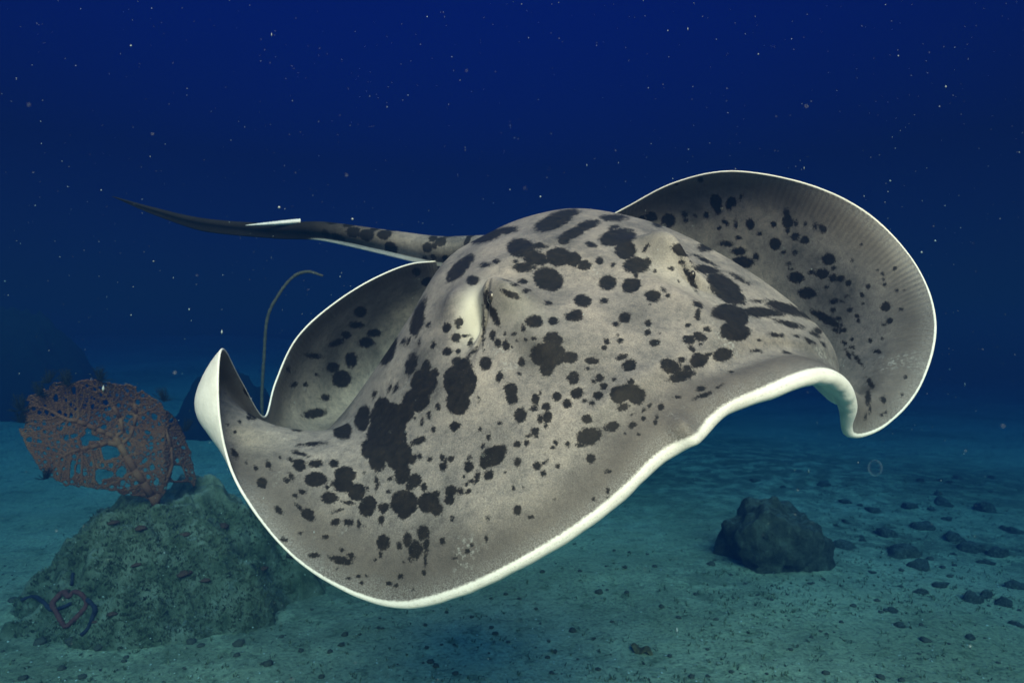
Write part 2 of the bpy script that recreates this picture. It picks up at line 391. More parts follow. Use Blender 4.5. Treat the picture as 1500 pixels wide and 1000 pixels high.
# ---- markings, with valley shade and dark eye slits coloured in, traced as ellipses: (region origin, zoom) then x, y, rx, ry[, turn]
SPOTS = {
 (640,300,5.884): "190,555,140,55,-45;270,470,60,35,-30;430,270,150,45,-18;600,220,90,30,-8;420,518,45,18,-10;508,487,28,18;675,490,22,14;720,370,115,80;880,355,65,25,5;850,460,110,60,10;1050,450,110,80;1180,470,65,65;1000,150,170,60,-20;1100,80,130,35,-10;1180,240,140,42,-25;1300,175,100,38,-15;1100,300,55,35,-20;750,540,90,40;960,640,130,95,20;640,635,50,15;745,660,40,20;680,685,30,12;775,735,35,15,-15;635,770,90,25,20;1330,345,45,25,10;1270,520,60,40;960,850,32,18,15;310,650,50,40",
 (840,300,5.884): "380,280,160,70,-10;450,390,90,80;350,110,110,28;345,195,40,18,-20;225,485,32,30;340,520,18,18;540,520,110,70;640,490,30,35;295,672,75,62;500,695,82,62,-15;540,610,15,30;80,825,72,52,5;265,825,35,22;25,950,55,50;440,965,48,42;685,785,65,50;780,735,22,14,20;812,782,16,14;625,370,30,14,-60;910,655,10,10;1070,860,42,25,30;1070,945,22,45;940,390,95,50,15;935,495,28,22;1025,480,25,14;1300,700,170,80,35;1150,560,110,35,10;1400,790,80,50,20;1120,470,90,14,25;855,555,10,10;700,565,9,9;658,855,9,9;830,545,14,10",
 (640,460,5.884): "85,118,35,38,20;195,65,38,34;178,105,20,16;165,205,42,36;235,187,28,8,-5;90,322,40,30,-15;180,322,18,24;200,580,145,150;180,750,100,120;220,430,90,50,20;290,240,18,35,20;420,420,50,58;523,248,28,32;597,270,28,44;650,287,9,9;540,540,28,40,15;635,650,58,60;645,720,48,55;160,960,42,36,-25;745,122,20,24;840,65,72,50;1003,55,42,34;1180,20,75,38;960,350,150,110;1000,230,80,70;1140,370,70,48;950,470,60,60;730,412,34,36;712,513,12,10;1330,402,58,30;1308,468,20,12;1175,550,48,52;1400,550,34,28;1350,580,15,14;1437,622,30,28;1210,680,55,48,-30;1388,700,45,36,-10;1036,710,40,38;1122,768,40,34;1275,745,22,16;1336,768,24,20;852,735,32,46;833,815,26,22;943,797,36,32;952,885,40,48;887,900,24,32;937,965,16,24;717,870,52,62,15;890,680,12,14;1298,905,46,34;1330,990,60,18;685,228,10,8;765,222,10,8;835,205,18,12;668,170,16,14;588,170,10,10;362,730,10,18;15,800,18,24;850,995,30,14;305,330,50,14,-45;480,180,26,36;540,938,12,12",
 (840,460,5.884): "440,35,48,38;365,85,26,18,10;645,75,28,30;640,158,24,22;1068,22,22,20;988,97,18,14;1155,132,28,16,20;700,250,40,32;995,220,48,38,10;1090,195,60,38,10;1018,300,30,22,30;400,228,25,18;415,370,38,20,-15;480,440,60,48,-20;1080,395,80,58,-15;1160,348,30,14,-20;1290,345,82,56,-15;930,390,32,20,10;980,470,35,25;840,450,95,60,20;930,535,110,42,-15;500,580,28,30;400,690,85,75;545,700,75,75;480,650,100,50;430,800,50,26,-20;350,565,20,14;755,800,24,28,30;655,800,12,16,30;605,825,18,14,-30;510,865,14,8,-20;605,900,16,16;510,955,28,18,-25;705,930,16,22,20;715,885,12,14;1105,640,36,18,-15;905,716,18,8;1260,620,26,10,-20;1360,498,14,8;285,235,24,24;265,290,22,20;745,172,8,8;380,180,9,9;1100,258,10,8",
 (480,460,5.884): "770,80,50,110,20;520,300,60,140,25;720,430,45,95,15;845,460,40,65,15;830,590,110,120,10;760,740,120,100,-20;640,860,110,90,-20;470,800,65,85,15;440,930,70,80;560,950,120,60;530,640,12,32,15;583,640,16,38,20;910,262,16,30,20;867,92,14,20,40;790,240,10,20,10;700,230,10,35,20;650,240,12,30,30;770,155,10,30,20;870,868,16,26;950,797,20,28;812,925,12,24;910,985,14,16;300,890,60,100,20;400,690,18,30,20;750,895,10,10;920,510,30,40",
 (400,610,5.884): "600,120,80,70,-20;770,40,60,80;980,150,170,150;1000,0,170,120;1080,330,120,130;900,330,80,140;820,280,60,80;1120,490,65,90,10;1250,210,70,30,-25;345,235,90,16,-5;240,320,60,14,15;225,415,55,50,30;150,370,25,20,30;365,405,68,32;525,405,42,32,20;368,540,95,62;620,500,90,70;610,590,100,65,10;720,650,75,80,-20;655,740,40,16;488,697,70,50;815,770,72,90,20;955,785,45,40,-30;1130,740,115,110;1130,830,55,50;1340,740,90,90;1410,800,55,55;1400,670,30,35;1220,545,60,55;1185,590,40,50;1300,610,28,35;1205,365,30,45,25;1265,340,14,22;1348,365,20,24,10;1380,108,16,22;1283,42,12,18;890,540,14,28;895,610,12,30,15;815,620,14,24;1010,535,24,14,-20;995,645,14,14;155,515,16,30,-30;120,548,28,18,35;245,640,30,18,35;193,683,18,12,40;50,808,38,22,45;300,840,58,45,35;230,785,34,14,45;330,870,35,28;540,905,38,32;655,910,36,24;565,808,28,8,-20;740,925,12,26;790,940,8,8;930,890,24,38;460,600,20,14;1300,985,48,40;785,480,14,10,-40",
 (600,610,5.884): "390,85,42,36,-25;610,112,12,22,15;680,170,18,28,30;630,250,10,18,15;720,340,110,80,-25;650,400,45,50;800,290,38,45;283,355,22,28;352,365,22,28;308,385,14,20;288,430,30,38,15;510,430,36,50,10;517,355,16,22,30;582,520,22,50,15;678,505,38,44,20;540,550,20,10;490,580,20,14;468,518,12,10;440,645,26,28;505,640,26,14,-25;355,640,46,50;345,710,40,48,25;895,615,14,18;930,392,30,36;930,237,28,26;1012,228,24,24;1080,132,30,30;1035,160,20,10,-20;1095,172,16,14;1172,82,16,22;1098,428,32,36,10;1162,398,16,16;1187,378,8,8;1152,488,18,22;1278,428,14,16;1232,265,20,16;1262,230,14,20;1365,233,18,20;820,480,8,8;978,608,8,8;932,805,32,38;1043,865,18,14;1242,718,12,12;673,882,14,18;367,872,14,22",
 (400,720,4.412): "172,265,10,7;345,292,20,14;75,310,18,10,25;270,410,28,12;430,440,60,26,20;480,455,28,22;507,412,22,18;445,375,12,11;712,330,40,50,5;697,410,9,14;660,442,9,8;818,348,16,22;867,305,26,46,8;920,378,42,62;972,270,36,46;990,340,18,50;985,445,9,34;978,520,12,18;1097,318,16,20;883,437,10,18;848,453,8,8;1175,428,16,13;1257,383,12,13;1285,345,7,7;1377,303,7,12;825,545,17,15;755,590,18,12;795,603,12,10;555,547,14,10;603,541,9,7;487,560,12,8;570,588,10,10;415,492,8,7;907,630,7,7;590,222,7,7",
 (800,590,5.65): "355,275,100,68,-8;280,350,25,14;545,195,62,40,-20;342,135,42,30;372,460,36,38;80,330,14,18;55,367,20,16;180,338,18,20;713,182,22,18,-20;808,130,14,16;765,260,14,14;95,522,13,14;655,258,6,6;712,97,12,8;903,165,15,18,20;812,55,18,14,-30;855,30,10,20,30;950,30,20,28,20;510,795,16,20;510,735,12,18;395,795,12,10;65,803,12,12;515,567,14,10",
 (1000,400,5.076): "330,290,110,60;400,330,90,80;390,440,110,65;320,430,40,60;560,290,110,38,5;660,290,90,25,8;760,260,150,36,18;900,310,80,18,28;800,380,90,18,15;700,460,45,14,8;545,578,30,12;940,505,36,14,28;985,455,36,14,35;1010,430,30,20,40;1045,525,20,8,40;850,465,18,7,10;775,585,30,10,10;140,855,30,16,-10;360,735,10,6;310,140,130,60,38;400,200,70,25,20;260,60,90,35,30;420,40,70,12,30;550,208,28,8,5;160,905,60,14,-20;40,385,16,12;1070,340,120,30,28;1140,425,30,14,25;1195,420,22,16;1200,520,20,14,30;1300,640,50,12,50;560,500,10,6;690,342,14,6",  # long tilted ellipse by the ridge paints in the shade of its valley
 (900,240,5.076): "275,395,40,35;400,420,50,52;330,440,40,30;520,380,20,30;530,420,15,14;685,380,18,22;600,385,10,10;640,120,20,20;755,280,45,55;770,330,30,42;870,285,35,40;850,320,20,28;815,430,12,18;905,450,12,28;840,445,14,14;780,475,14,14;1007,450,30,38;1185,448,20,20;1290,430,36,50;1280,370,20,40;1285,490,16,25;1345,542,30,25;1415,570,32,24;1195,595,42,44;1260,655,16,12;1345,660,16,14;925,650,50,28;920,550,20,14;830,595,50,18;960,730,75,40,10;1050,690,20,25;1350,845,58,40;1300,745,18,12;1315,782,14,10;680,620,60,30;1430,960,60,40;1080,520,18,10;940,245,10,20,20;460,150,8,8",
 (1110,280,5.076): "530,505,48,42;480,612,48,36;405,605,24,16;568,573,14,14;557,645,30,26,-30;620,648,28,22;672,682,20,20;817,708,14,18;700,510,9,12;485,282,27,32;425,260,14,24;352,250,8,16;350,362,30,26;285,240,12,24;765,398,9,12;885,588,10,10;927,620,9,10;935,652,8,8;942,692,14,14;1018,577,12,12;1033,738,14,14;1088,733,6,6;950,860,34,34;1062,878,14,12;980,965,20,20;778,770,12,14;780,835,7,7;663,778,12,8;628,822,12,10;565,820,30,20,-10;562,882,20,16;683,882,18,12;740,925,16,12;600,945,18,12;750,965,10,12;505,715,12,8;380,750,60,30,15;195,452,16,12;277,458,16,14;232,540,16,10;285,645,60,35;250,580,14,10",
 (1150,450,5.0): "765,100,20,20;722,132,16,12;620,243,18,15;712,228,8,8;682,325,24,14,10;487,235,10,10;490,292,22,12,20;430,165,18,12,20;627,558,16,36,-28;607,665,20,46;720,675,16,28,-10;623,745,6,14;882,512,10,10;990,512,6,6;855,645,6,10;740,770,6,8;708,785,7,7;590,800,8,20;430,260,16,8,30;540,390,25,8,50;460,340,10,30,-30",
 (280,500,4.545): "370,330,18,28,-20;395,465,22,50,-15;415,500,18,20;380,508,10,14;322,535,8,8;292,602,8,8;243,548,6,8;288,745,16,30,-30;517,825,16,26,-25;470,940,34,34;430,843,12,14,-30;665,895,16,22,-40;640,922,20,16,30;365,805,6,8;590,772,8,8;200,295,8,8",
 (0,0,1.0): "1012,409,17,4.5,60;714,440,5,13,-8;708,476,1.8,22,0;724,462,5,16,-25",  # dark slits coloured in at both eyes and along the spiracle edge
 (380,370,3.571): "528,310,32,28;505,378,38,16;455,430,24,18;405,470,40,16,-20;285,540,40,12,5;385,600,32,26;180,690,18,14,-20;345,757,24,15;300,637,8,6;200,915,30,20;430,660,50,45;85,880,14,28,-20;290,840,60,22,-10;830,330,25,90,20;670,520,35,70,20;440,940,40,35;560,470,40,25;600,420,35,20;480,560,30,40;820,100,20,20;240,690,10,10;150,610,8,16",
}
pxl, D = proj(G)
sdf = np.full((NR, NS), 30.0)
PX = pxl[..., 0].ravel(); PY = pxl[..., 1].ravel(); DD = D.ravel(); GF = G.reshape(-1, 3)
sdf_f = sdf.ravel()
order = np.argsort(PX); PXs = PX[order]
for (ox, oy, z), txt in SPOTS.items():
    for row in txt.split(';'):
        v = [float(t) for t in row.split(',')] + [0.0]
        cx, cyy, rx, ry, an = ox + v[0] / z, oy + v[1] / z, v[2] / z, v[3] / z, math.radians(v[4])
        R = max(rx, ry) + 22
        sel = order[np.searchsorted(PXs, cx - R):np.searchsorted(PXs, cx + R)]
        sel = sel[np.abs(PY[sel] - cyy) < R]
        if not len(sel): continue
        near = sel[(PX[sel] - cx) ** 2 + (PY[sel] - cyy) ** 2 < 36]
        if not len(near): continue
        D0 = DD[near].min()
        sel = sel[np.abs(DD[sel] - D0) < 0.035 + 3.0 * max(rx, ry) * D0 / FPX]
        dx, dy = PX[sel] - cx, PY[sel] - cyy
        u = (dx * math.cos(an) + dy * math.sin(an)) / rx; q = (-dx * math.sin(an) + dy * math.cos(an)) / ry
        d = (np.sqrt(u * u + q * q) - 1) * min(rx, ry) * 1.0
        sdf_f[sel] = np.minimum(sdf_f[sel], d)
# the far and hidden side of the back carries the same kind of marks
hid = [k for k in range(90)]
for k in hid:
    s_i = int(rng.uniform(17.5, 24) / K * NS); r_i = int(rng.uniform(.25, .9) * NR); c = G[r_i, s_i]; rad = rng.uniform(.006, .03)
    if pick(*pxl[r_i, s_i], pxl, D, 4)[0] != r_i and D[r_i, s_i] > 1.5:
        kk = pick(*pxl[r_i, s_i], pxl, D, 4)
        if D[r_i, s_i] - D[kk] > .08:
            d = (np.linalg.norm(GF - c, axis=1) / rad - 1) * rad * 600
            sdf_f[:] = np.minimum(sdf_f, d)
sdf = sdf_f.reshape(NR, NS)
spot = np.concatenate([sdf, np.full((nrow - NR, NS), 30.0)], 0)
pale = np.concatenate([np.clip(pale_g, 0, 1), np.zeros((nrow - NR, NS))], 0)
edm = np.concatenate([edge_d, np.zeros((nrow - NR, NS))], 0)

# ---- tail, sunk into the back of the disc
tp = cr([w(770,372,1.70), w(700,368,1.82), w(640,364,1.84), w(560,350,1.87), w(470,335,1.95), w(400,334,2.05), w(300,325,2.15), w(230,308,2.25), w(165,288,2.35)], 260)
tt = np.linspace(0, 1, 260)
tr = np.interp(tt, [0, .1, .25, .38, .5, .63, .75, .88, 1], [.062, .052, .040, .031, .024, .016, .013, .008, .0015])
keel = np.interp(tt, [0, .2, .3, .5, .62, .75, .9, 1], [.0, .012, .016, .014, .018, .020, .010, 0])
TVn = 40; tV = []; tB = []; tDk = []; tS = []; tE = []
ttan = np.gradient(tp, axis=0); ttan /= np.linalg.norm(ttan, axis=1)[:, None]
tspots = [(rng.uniform(.05, .5), rng.uniform(0, 2 * math.pi), rng.uniform(.008, .022)) for _ in range(46)]
for i in range(260):
    a = np.cross(ttan[i], [0, 0, 1]); a /= np.linalg.norm(a); b = np.cross(a, ttan[i])
    for k in range(TVn):
        th = 2 * math.pi * k / TVn; cx, sx = math.cos(th), math.sin(th); down = max(0.0, -sx) ** 14
        side = tr[i] * cx * (1 - 0.7 * down); up = tr[i] * 0.86 * sx - keel[i] * down
        tV.append(tp[i] + a * side + b * up)
        tB.append(np.clip((-sx - 0.93) * 22, 0, 1) * np.interp(tt[i], [0, .42, .47, .55, 1], [1, 1, .6, .05, 0]))
        tDk.append(np.interp(tt[i], [0, .30, .42, .52, 1], [.05, .25, .85, 1, 1]))
        dd = min(((abs(tt[i] - q[0]) * 1.45) ** 2 + (((th - q[1] + math.pi) % (2 * math.pi) - math.pi) * tr[i]) ** 2) ** .5 - q[2] for q in tspots)
        tS.append(dd * 600); tE.append(.3)
o0 = len(body_V); tQ = [(o0 + i * TVn + k, o0 + (i + 1) * TVn + k, o0 + (i + 1) * TVn + (k + 1) % TVn, o0 + i * TVn + (k + 1) % TVn) for i in range(259) for k in range(TVn)]
allV = np.concatenate([body_V, np.array(tV)]); allQ = np.concatenate([body_Q, np.array(tQ)])

def skin_mat():
    m, nt, bs, l = new_mat('ray_skin')
    A = lambda n: N(nt, 'ShaderNodeAttribute', attribute_name=n).outputs['Fac']
    sp, be, rd, an, ed, dk = A('spot'), A('belly'), A('radial'), A('angle'), A('edge'), A('dark')
    nz = noise_n(nt, 95, 4, 0.65); nz2 = noise_n(nt, 330, 3, 0.6)
    d = math_n(nt, 'ADD', sp, math_n(nt, 'MULTIPLY', math_n(nt, 'SUBTRACT', nz, 0.57), 9.0))
    d = math_n(nt, 'ADD', d, math_n(nt, 'MULTIPLY', math_n(nt, 'SUBTRACT', nz2, 0.5), 7.0))
    inside = math_n(nt, 'SUBTRACT', 1.0, smooth(nt, d, -1.6, 1.6))
    big = noise_n(nt, 7, 5, 0.6); r1 = ramp(nt, [(0.30, (0.092, 0.090, 0.087)), (0.48, (0.190, 0.178, 0.168)), (0.68, (0.30, 0.272, 0.245))]); l(big, r1.inputs[0])
    fine = noise_n(nt, 420, 5, 0.75); r2 = ramp(nt, [(0.28, (0.48, 0.48, 0.49)), (0.5, (1, 1, 1)), (0.72, (1.55, 1.55, 1.52))]); l(fine, r2.inputs[0])
    mid = noise_n(nt, 70, 5, 0.7); r3 = ramp(nt, [(0.28, (0.60, 0.61, 0.64)), (0.52, (1, 1, 1)), (0.78, (1.22, 1.19, 1.14))]); l(mid, r3.inputs[0])
    c = mixc(nt, 1.0, r1.outputs[0], r2.outputs[0], 'MULTIPLY'); c = mixc(nt, 1.0, c, r3.outputs[0], 'MULTIPLY')
    # darker band, then frosted speckle, then white towards the margin
    near = math_n(nt, 'SUBTRACT', 1.0, smooth(nt, ed, 0.045, 0.13))
    c = mixc(nt, math_n(nt, 'MULTIPLY', near, 0.72), c, (0.072, 0.064, 0.058))
    spk = noise_n(nt, 520, 4, 0.8); frost = math_n(nt, 'MULTIPLY', smooth(nt, spk, 0.42, 0.62), math_n(nt, 'SUBTRACT', 1.0, smooth(nt, math_n(nt, 'ADD', ed, math_n(nt, 'MULTIPLY', mid, 0.04)), 0.018, 0.062)))
    c = mixc(nt, math_n(nt, 'MULTIPLY', frost, 0.42), c, (0.46, 0.47, 0.47))
    sc1 = noise_n(nt, 160, 5, 0.7); frs = math_n(nt, 'MULTIPLY', smooth(nt, sc1, 0.50, 0.62), smooth(nt, noise_n(nt, 9, 4, 0.6), 0.60, 0.72))
    c = mixc(nt, math_n(nt, 'MULTIPLY', frs, 0.40), c, (0.5, 0.53, 0.52))
    grit = math_n(nt, 'MULTIPLY', smooth(nt, noise_n(nt, 900, 2, 0.5), 0.68, 0.76), smooth(nt, noise_n(nt, 11, 4, 0.65), 0.50, 0.66))
    c = mixc(nt, math_n(nt, 'MULTIPLY', A('pale'), 0.85), c, (0.54, 0.54, 0.48))
    darkc = ramp(nt, [(0.3, (0.008, 0.009, 0.010)), (0.55, (0.015, 0.015, 0.015)), (0.8, (0.026, 0.023, 0.019))]); l(mid, darkc.inputs[0])
    c = mixc(nt, math_n(nt, 'MULTIPLY', inside, 0.99), c, darkc.outputs[0])
    c = mixc(nt, math_n(nt, 'MULTIPLY', grit, 0.5), c, (0.70, 0.72, 0.68))
    c = mixc(nt, math_n(nt, 'MULTIPLY', dk, 0.97), c, (0.008, 0.009, 0.010))
    rimc = ramp(nt, [(0.3, (0.72, 0.72, 0.68)), (0.55, (0.82, 0.82, 0.78)), (0.75, (0.87, 0.87, 0.83))]); l(noise_n(nt, 25, 4, 0.6), rimc.inputs[0])
    wob = math_n(nt, 'ADD', be, math_n(nt, 'MULTIPLY', math_n(nt, 'SUBTRACT', noise_n(nt, 260, 5, 0.75), 0.5), 0.38))
    c = mixc(nt, smooth(nt, wob, 0.16, 0.40), c, rimc.outputs[0])
    l(c, bs.inputs['Base Color'])
    bs.inputs['Roughness'].default_value = 0.50; l(math_n(nt, 'MULTIPLY', math_n(nt, 'MULTIPLY', math_n(nt, 'SUBTRACT', 1.0, dk), math_n(nt, 'SUBTRACT', 1.0, math_n(nt, 'MULTIPLY', inside, 0.65))), 0.28), bs.inputs['Specular IOR Level'])
    # fin-ray pleats near the free margin, fine skin grain
    st = math_n(nt, 'SINE', math_n(nt, 'MULTIPLY', an, 2 * math.pi * 420))
    st = math_n(nt, 'MULTIPLY', st, math_n(nt, 'SUBTRACT', 1.0, smooth(nt, ed, 0.015, 0.11)))
    st = math_n(nt, 'MULTIPLY', st, math_n(nt, 'SUBTRACT', 1.0, smooth(nt, be, 0.0, 0.3)))
    st = math_n(nt, 'MULTIPLY', st, math_n(nt, 'MULTIPLY', smooth(nt, an, 0.36, 0.44), math_n(nt, 'SUBTRACT', 1.0, smooth(nt, an, 0.76, 0.82))))
    b0 = bump(nt, st, 0.35, 0.0020)
    b1 = bump(nt, mid, 0.35, 0.0035, b0)
    bf = nt.nodes.new('ShaderNodeBump'); bf.inputs['Distance'].default_value = 0.0014; l(fine, bf.inputs['Height']); l(b1, bf.inputs['Normal'])
    l(math_n(nt, 'MULTIPLY', math_n(nt, 'SUBTRACT', 1.0, math_n(nt, 'MINIMUM', be, 0.9)), 0.45), bf.inputs['Strength'])
    l(bf.outputs[0], bs.inputs['Normal'])
    return m
M_SKIN = skin_mat()
ray = empty('stingray', w(822, 480, 1.36))
tag(ray, 'large grey blotched stingray with white fin edges gliding above the sand', 'stingray')
def part_of_ray(name, V, Q, mat, T=None):
    me = np_mesh(name, np.asarray(V) - np.array(ray.location), Q, T); return link(name, me, mat, ray)
body = part_of_ray('body', allV, allQ, M_SKIN)
bme = body.data
nT = len(tV)
fattr(bme, 'spot', np.concatenate([spot.ravel(), tS])); fattr(bme, 'belly', np.concatenate([belly.ravel(), tB]))
fattr(bme, 'radial', np.concatenate([radial.ravel(), np.full(nT, .5)])); fattr(bme, 'angle', np.concatenate([angle.ravel(), np.zeros(nT)]))
fattr(bme, 'pale', np.concatenate([pale.ravel(), np.zeros(nT)])); fattr(bme, 'edge', np.concatenate([edm.ravel(), tE])); fattr(bme, 'dark', np.concatenate([np.zeros(len(body_V)), tDk]))


# eyes and sting
M_EYE, nt, bs, l = new_mat('eye'); r = ramp(nt, [(0.35, (0.008, 0.008, 0.010)), (0.6, (0.05, 0.045, 0.035))]); l(noise_n(nt, 160, 3), r.inputs[0]); l(r.outputs[0], bs.inputs['Base Color']); bs.inputs['Roughness'].default_value = 0.18
pxl, D = proj(G)
def eye(px, py, rad):
    k = pick(px, py, pxl, D); c = G[k] - nm[k] * rad * 0.35
    V = []; n = 14; m = 20
    for i in range(n + 1):
        for j in range(m):
            a = math.pi * i / n; b = 2 * math.pi * j / m
            V.append(c + rad * np.array([0.8 * math.sin(a) * math.cos(b), 0.9 * math.sin(a) * math.sin(b), 1.25 * math.cos(a)]))
    Q = [(i * m + j, i * m + (j + 1) % m, (i + 1) * m + (j + 1) % m, (i + 1) * m + j) for i in range(n) for j in range(m)]
    return part_of_ray('eye', V, Q, M_EYE)
eye(713, 436, .0100); eye(1010, 405, .0075)
M_STING = rough_mat('sting_bone', [(0.3, (0.55, 0.60, 0.62)), (0.7, (0.78, 0.80, 0.80))], 60, 200, .001, 0.5)
sp_path = cr([w(442, 327, 1.985), w(405, 330, 2.02), w(362, 333, 2.06)], 40); V = []; Q = []
for i in range(40):
    f = i / 39; hw = .0060 * (1 - f ** 2.2) + .0008; hw *= 1 + .22 * (i % 2)
    for (dy, dz) in ((0, 1), (.5, 0), (0, -1), (-.5, 0)): V.append(sp_path[i] + np.array([0, dy * hw, dz * hw]) + np.array([0, -.012, .004]))
Q = [(i * 4 + k, i * 4 + (k + 1) % 4, (i + 1) * 4 + (k + 1) % 4, (i + 1) * 4 + k) for i in range(39) for k in range(4)] + [(3, 2, 1, 0), (156, 157, 158, 159)]
part_of_ray('sting', V, Q, M_STING)

# ------------------------------------------------------------------ rocks
def mound_fn(cx, cy, rx, ry, h, seed, rough=1.0):
    def f(x, y):
        u, v = (x - cx) / rx, (y - cy) / ry; ang = math.atan2(v, u)
        k = 1 + .22 * mnoise.noise(Vector((math.cos(ang) * 1.3, math.sin(ang) * 1.3, seed))) + .14 * mnoise.noise(Vector((math.cos(ang) * 4, math.sin(ang) * 4, seed + 5)))
        r = math.hypot(u, v) / k
        z = h * max(0.0, 1 - min(r, 1.0) ** 2.0) ** 1.15 - .09 * max(0.0, r - 0.93) * 8
        z += rough * (.26 * h * fbm((x * 2.6, y * 2.6, seed), 3) + .10 * h * fbm((x * 9, y * 9, seed + 3), 5)) * max(0.0, min(1, (1.1 - r) * 3))
        return z
    return f
def mound(name, cx, cy, rx, ry, h, seed, mat, n=150, rough=1.0):
    f = mound_fn(cx, cy, rx, ry, h, seed, rough); xs = np.linspace(cx - rx * 1.3, cx + rx * 1.3, n); ys = np.linspace(cy - ry * 1.3, cy + ry * 1.3, n)
    V = []; H = []
    for y in ys:
        for x in xs:
            fz = f(x, y); H.append(fz); jx = .02 * rx * mnoise.noise(Vector((x * 9, y * 9, seed + 8))); V.append((x + jx - cx, y - cy + jx, ground_z(x, y) - .015 + fz - ground_z(cx, cy)))
    Q = [(j * n + i, j * n + i + 1, (j + 1) * n + i + 1, (j + 1) * n + i) for j in range(n - 1) for i in range(n - 1)]
    Q = [q for q in Q if max(H[k] for k in q) > -.12]
    me = np_mesh(name, V, Q); bm = bmesh.new(); bm.from_mesh(me); bmesh.ops.delete(bm, geom=[v for v in bm.verts if not v.link_faces], context='VERTS'); bm.to_mesh(me); bm.free()
    o = link(name, me, mat); o.location = (cx, cy, ground_z(cx, cy)); return o, f

def dusted(nt, col):
    g = nt.nodes.new('ShaderNodeNewGeometry'); sx = nt.nodes.new('ShaderNodeSeparateXYZ'); nt.links.new(g.outputs['Normal'], sx.inputs[0])
    f = math_n(nt, 'MULTIPLY', smooth(nt, sx.outputs[2], 0.72, 0.98), smooth(nt, noise_n(nt, 12, 6, 0.7), 0.42, 0.60))
    return mixc(nt, math_n(nt, 'MULTIPLY', f, 0.75), col, (0.36, 0.36, 0.27))
M_ROCK = rough_mat('turf_rock', [(0.28, (0.060, 0.070, 0.035)), (0.43, (0.15, 0.155, 0.080)), (0.58, (0.26, 0.25, 0.15)), (0.75, (0.40, 0.38, 0.27))], 11, 60, 0.02, 0.95, dusted)
M_DARKROCK = rough_mat('dark_rock', [(0.3, (0.035, 0.040, 0.024)), (0.55, (0.10, 0.10, 0.06)), (0.8, (0.22, 0.21, 0.14))], 16, 60, 0.02, 0.95)
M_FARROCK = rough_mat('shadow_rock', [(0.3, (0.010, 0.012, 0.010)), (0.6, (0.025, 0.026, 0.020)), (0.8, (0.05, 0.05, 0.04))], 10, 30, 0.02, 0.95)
ROCK = (-1.84, 3.66, .80, .72, .60, 2.0)
o, rock_f = mound('boulder', *ROCK, M_ROCK, 230)
tag(o, 'broad turf covered boulder carrying the brown sea fan', 'boulder')
rock2_f = lambda x, y: -1
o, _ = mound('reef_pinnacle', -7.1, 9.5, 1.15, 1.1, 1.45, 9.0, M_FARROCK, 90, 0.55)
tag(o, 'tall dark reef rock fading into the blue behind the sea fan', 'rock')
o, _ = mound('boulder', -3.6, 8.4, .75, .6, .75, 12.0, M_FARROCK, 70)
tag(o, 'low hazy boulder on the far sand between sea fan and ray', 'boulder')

def surf(x, y):
    z = ground_z(x, y)
    if abs(x + 1.84) < 1.05 and abs(y - 3.66) < .95: z = max(z, z - .015 + rock_f(x, y))
    elif abs(x - 1.72) < .5 and abs(y - 4.25) < .42: z = max(z, z - .015 + rock2_f(x, y))
    return z
def px_surf(px, py):
    kx, kz = (px - 750) / FPX, (py - 500) / FPX; D = 1.5 if kz <= 0 else max(1.2, (CAM_H - .8) / kz)
    while D < 25 and CAM_H - kz * D > surf(kx * D, D): D += .05
    lo, hi = D - .05, D
    for _ in range(5):
        mi = (lo + hi) / 2
        if CAM_H - kz * mi > surf(kx * mi, mi): lo = mi
        else: hi = mi
    return np.array([kx * hi, hi, surf(kx * hi, hi)])

# lumps on the sand
def lump_mesh(seed, sub=3):
    bm = bmesh.new(); bmesh.ops.create_icosphere(bm, subdivisions=sub, radius=1)
    for v in bm.verts:
        p = v.co.copy(); d = 1 + .45 * mnoise.noise(p * 1.3 + Vector((seed * 7.1, 0, 0))) + .22 * fbm(p * 3.0 + Vector((0, seed * 5.3, 0)), 4)
        v.co = Vector((p.x * d, p.y * d, p.z * d * .72))
    me = bpy.data.meshes.new('coral_lump'); bm.to_mesh(me); bm.free(); me.polygons.foreach_set('use_smooth', np.ones(len(me.polygons), bool)); return me
def put(name, me, p, r, rot=None):
    o = bpy.data.objects.new(name, me); C.objects.link(o); o.location = tuple(p); o.scale = (r, r, r); o.rotation_euler = (0, 0, random.uniform(0, 6.28) if rot is None else rot); return o
M_BOULDER = rough_mat('boulder', [(0.3, (0.06, 0.06, 0.035)), (0.5, (0.14, 0.13, 0.075)), (0.75, (0.32, 0.30, 0.19))], 4.5, 14, .10, .95, dusted)
M_LUMP = rough_mat('coral_lump', [(0.3, (0.06, 0.06, 0.035)), (0.5, (0.15, 0.145, 0.085)), (0.75, (0.36, 0.34, 0.23))], 3.5, 9, .05, .95, dusted)
LUMPS = [lump_mesh(i) for i in range(5)]
for me in LUMPS: me.materials.append(M_LUMP)
lump_px = [(1349,861,11),(1374,850,12),(1308,890,9),(1317,911,10),(1425,871,15),(1443,866,10),(1471,876,14),(1492,852,16),(1346,822,17),(1322,800,22),(1350,765,15),(1418,795,17),(1460,800,20),(1399,783,14),(1239,792,15),(1445,738,16),(1205,704,10),(1446,818,11),(1300,775,14),(1380,730,13),(1330,735,12),(1485,770,15),(1280,742,11),(1240,730,10),(1490,910,9),(1420,930,7)] + [(random.gauss(1330, 110), random.uniform(690, 860), random.uniform(3.5, 8)) for _ in range(34)]
lump_px = [q for q in lump_px if q[0] < 1510 and q[0] > 1080]
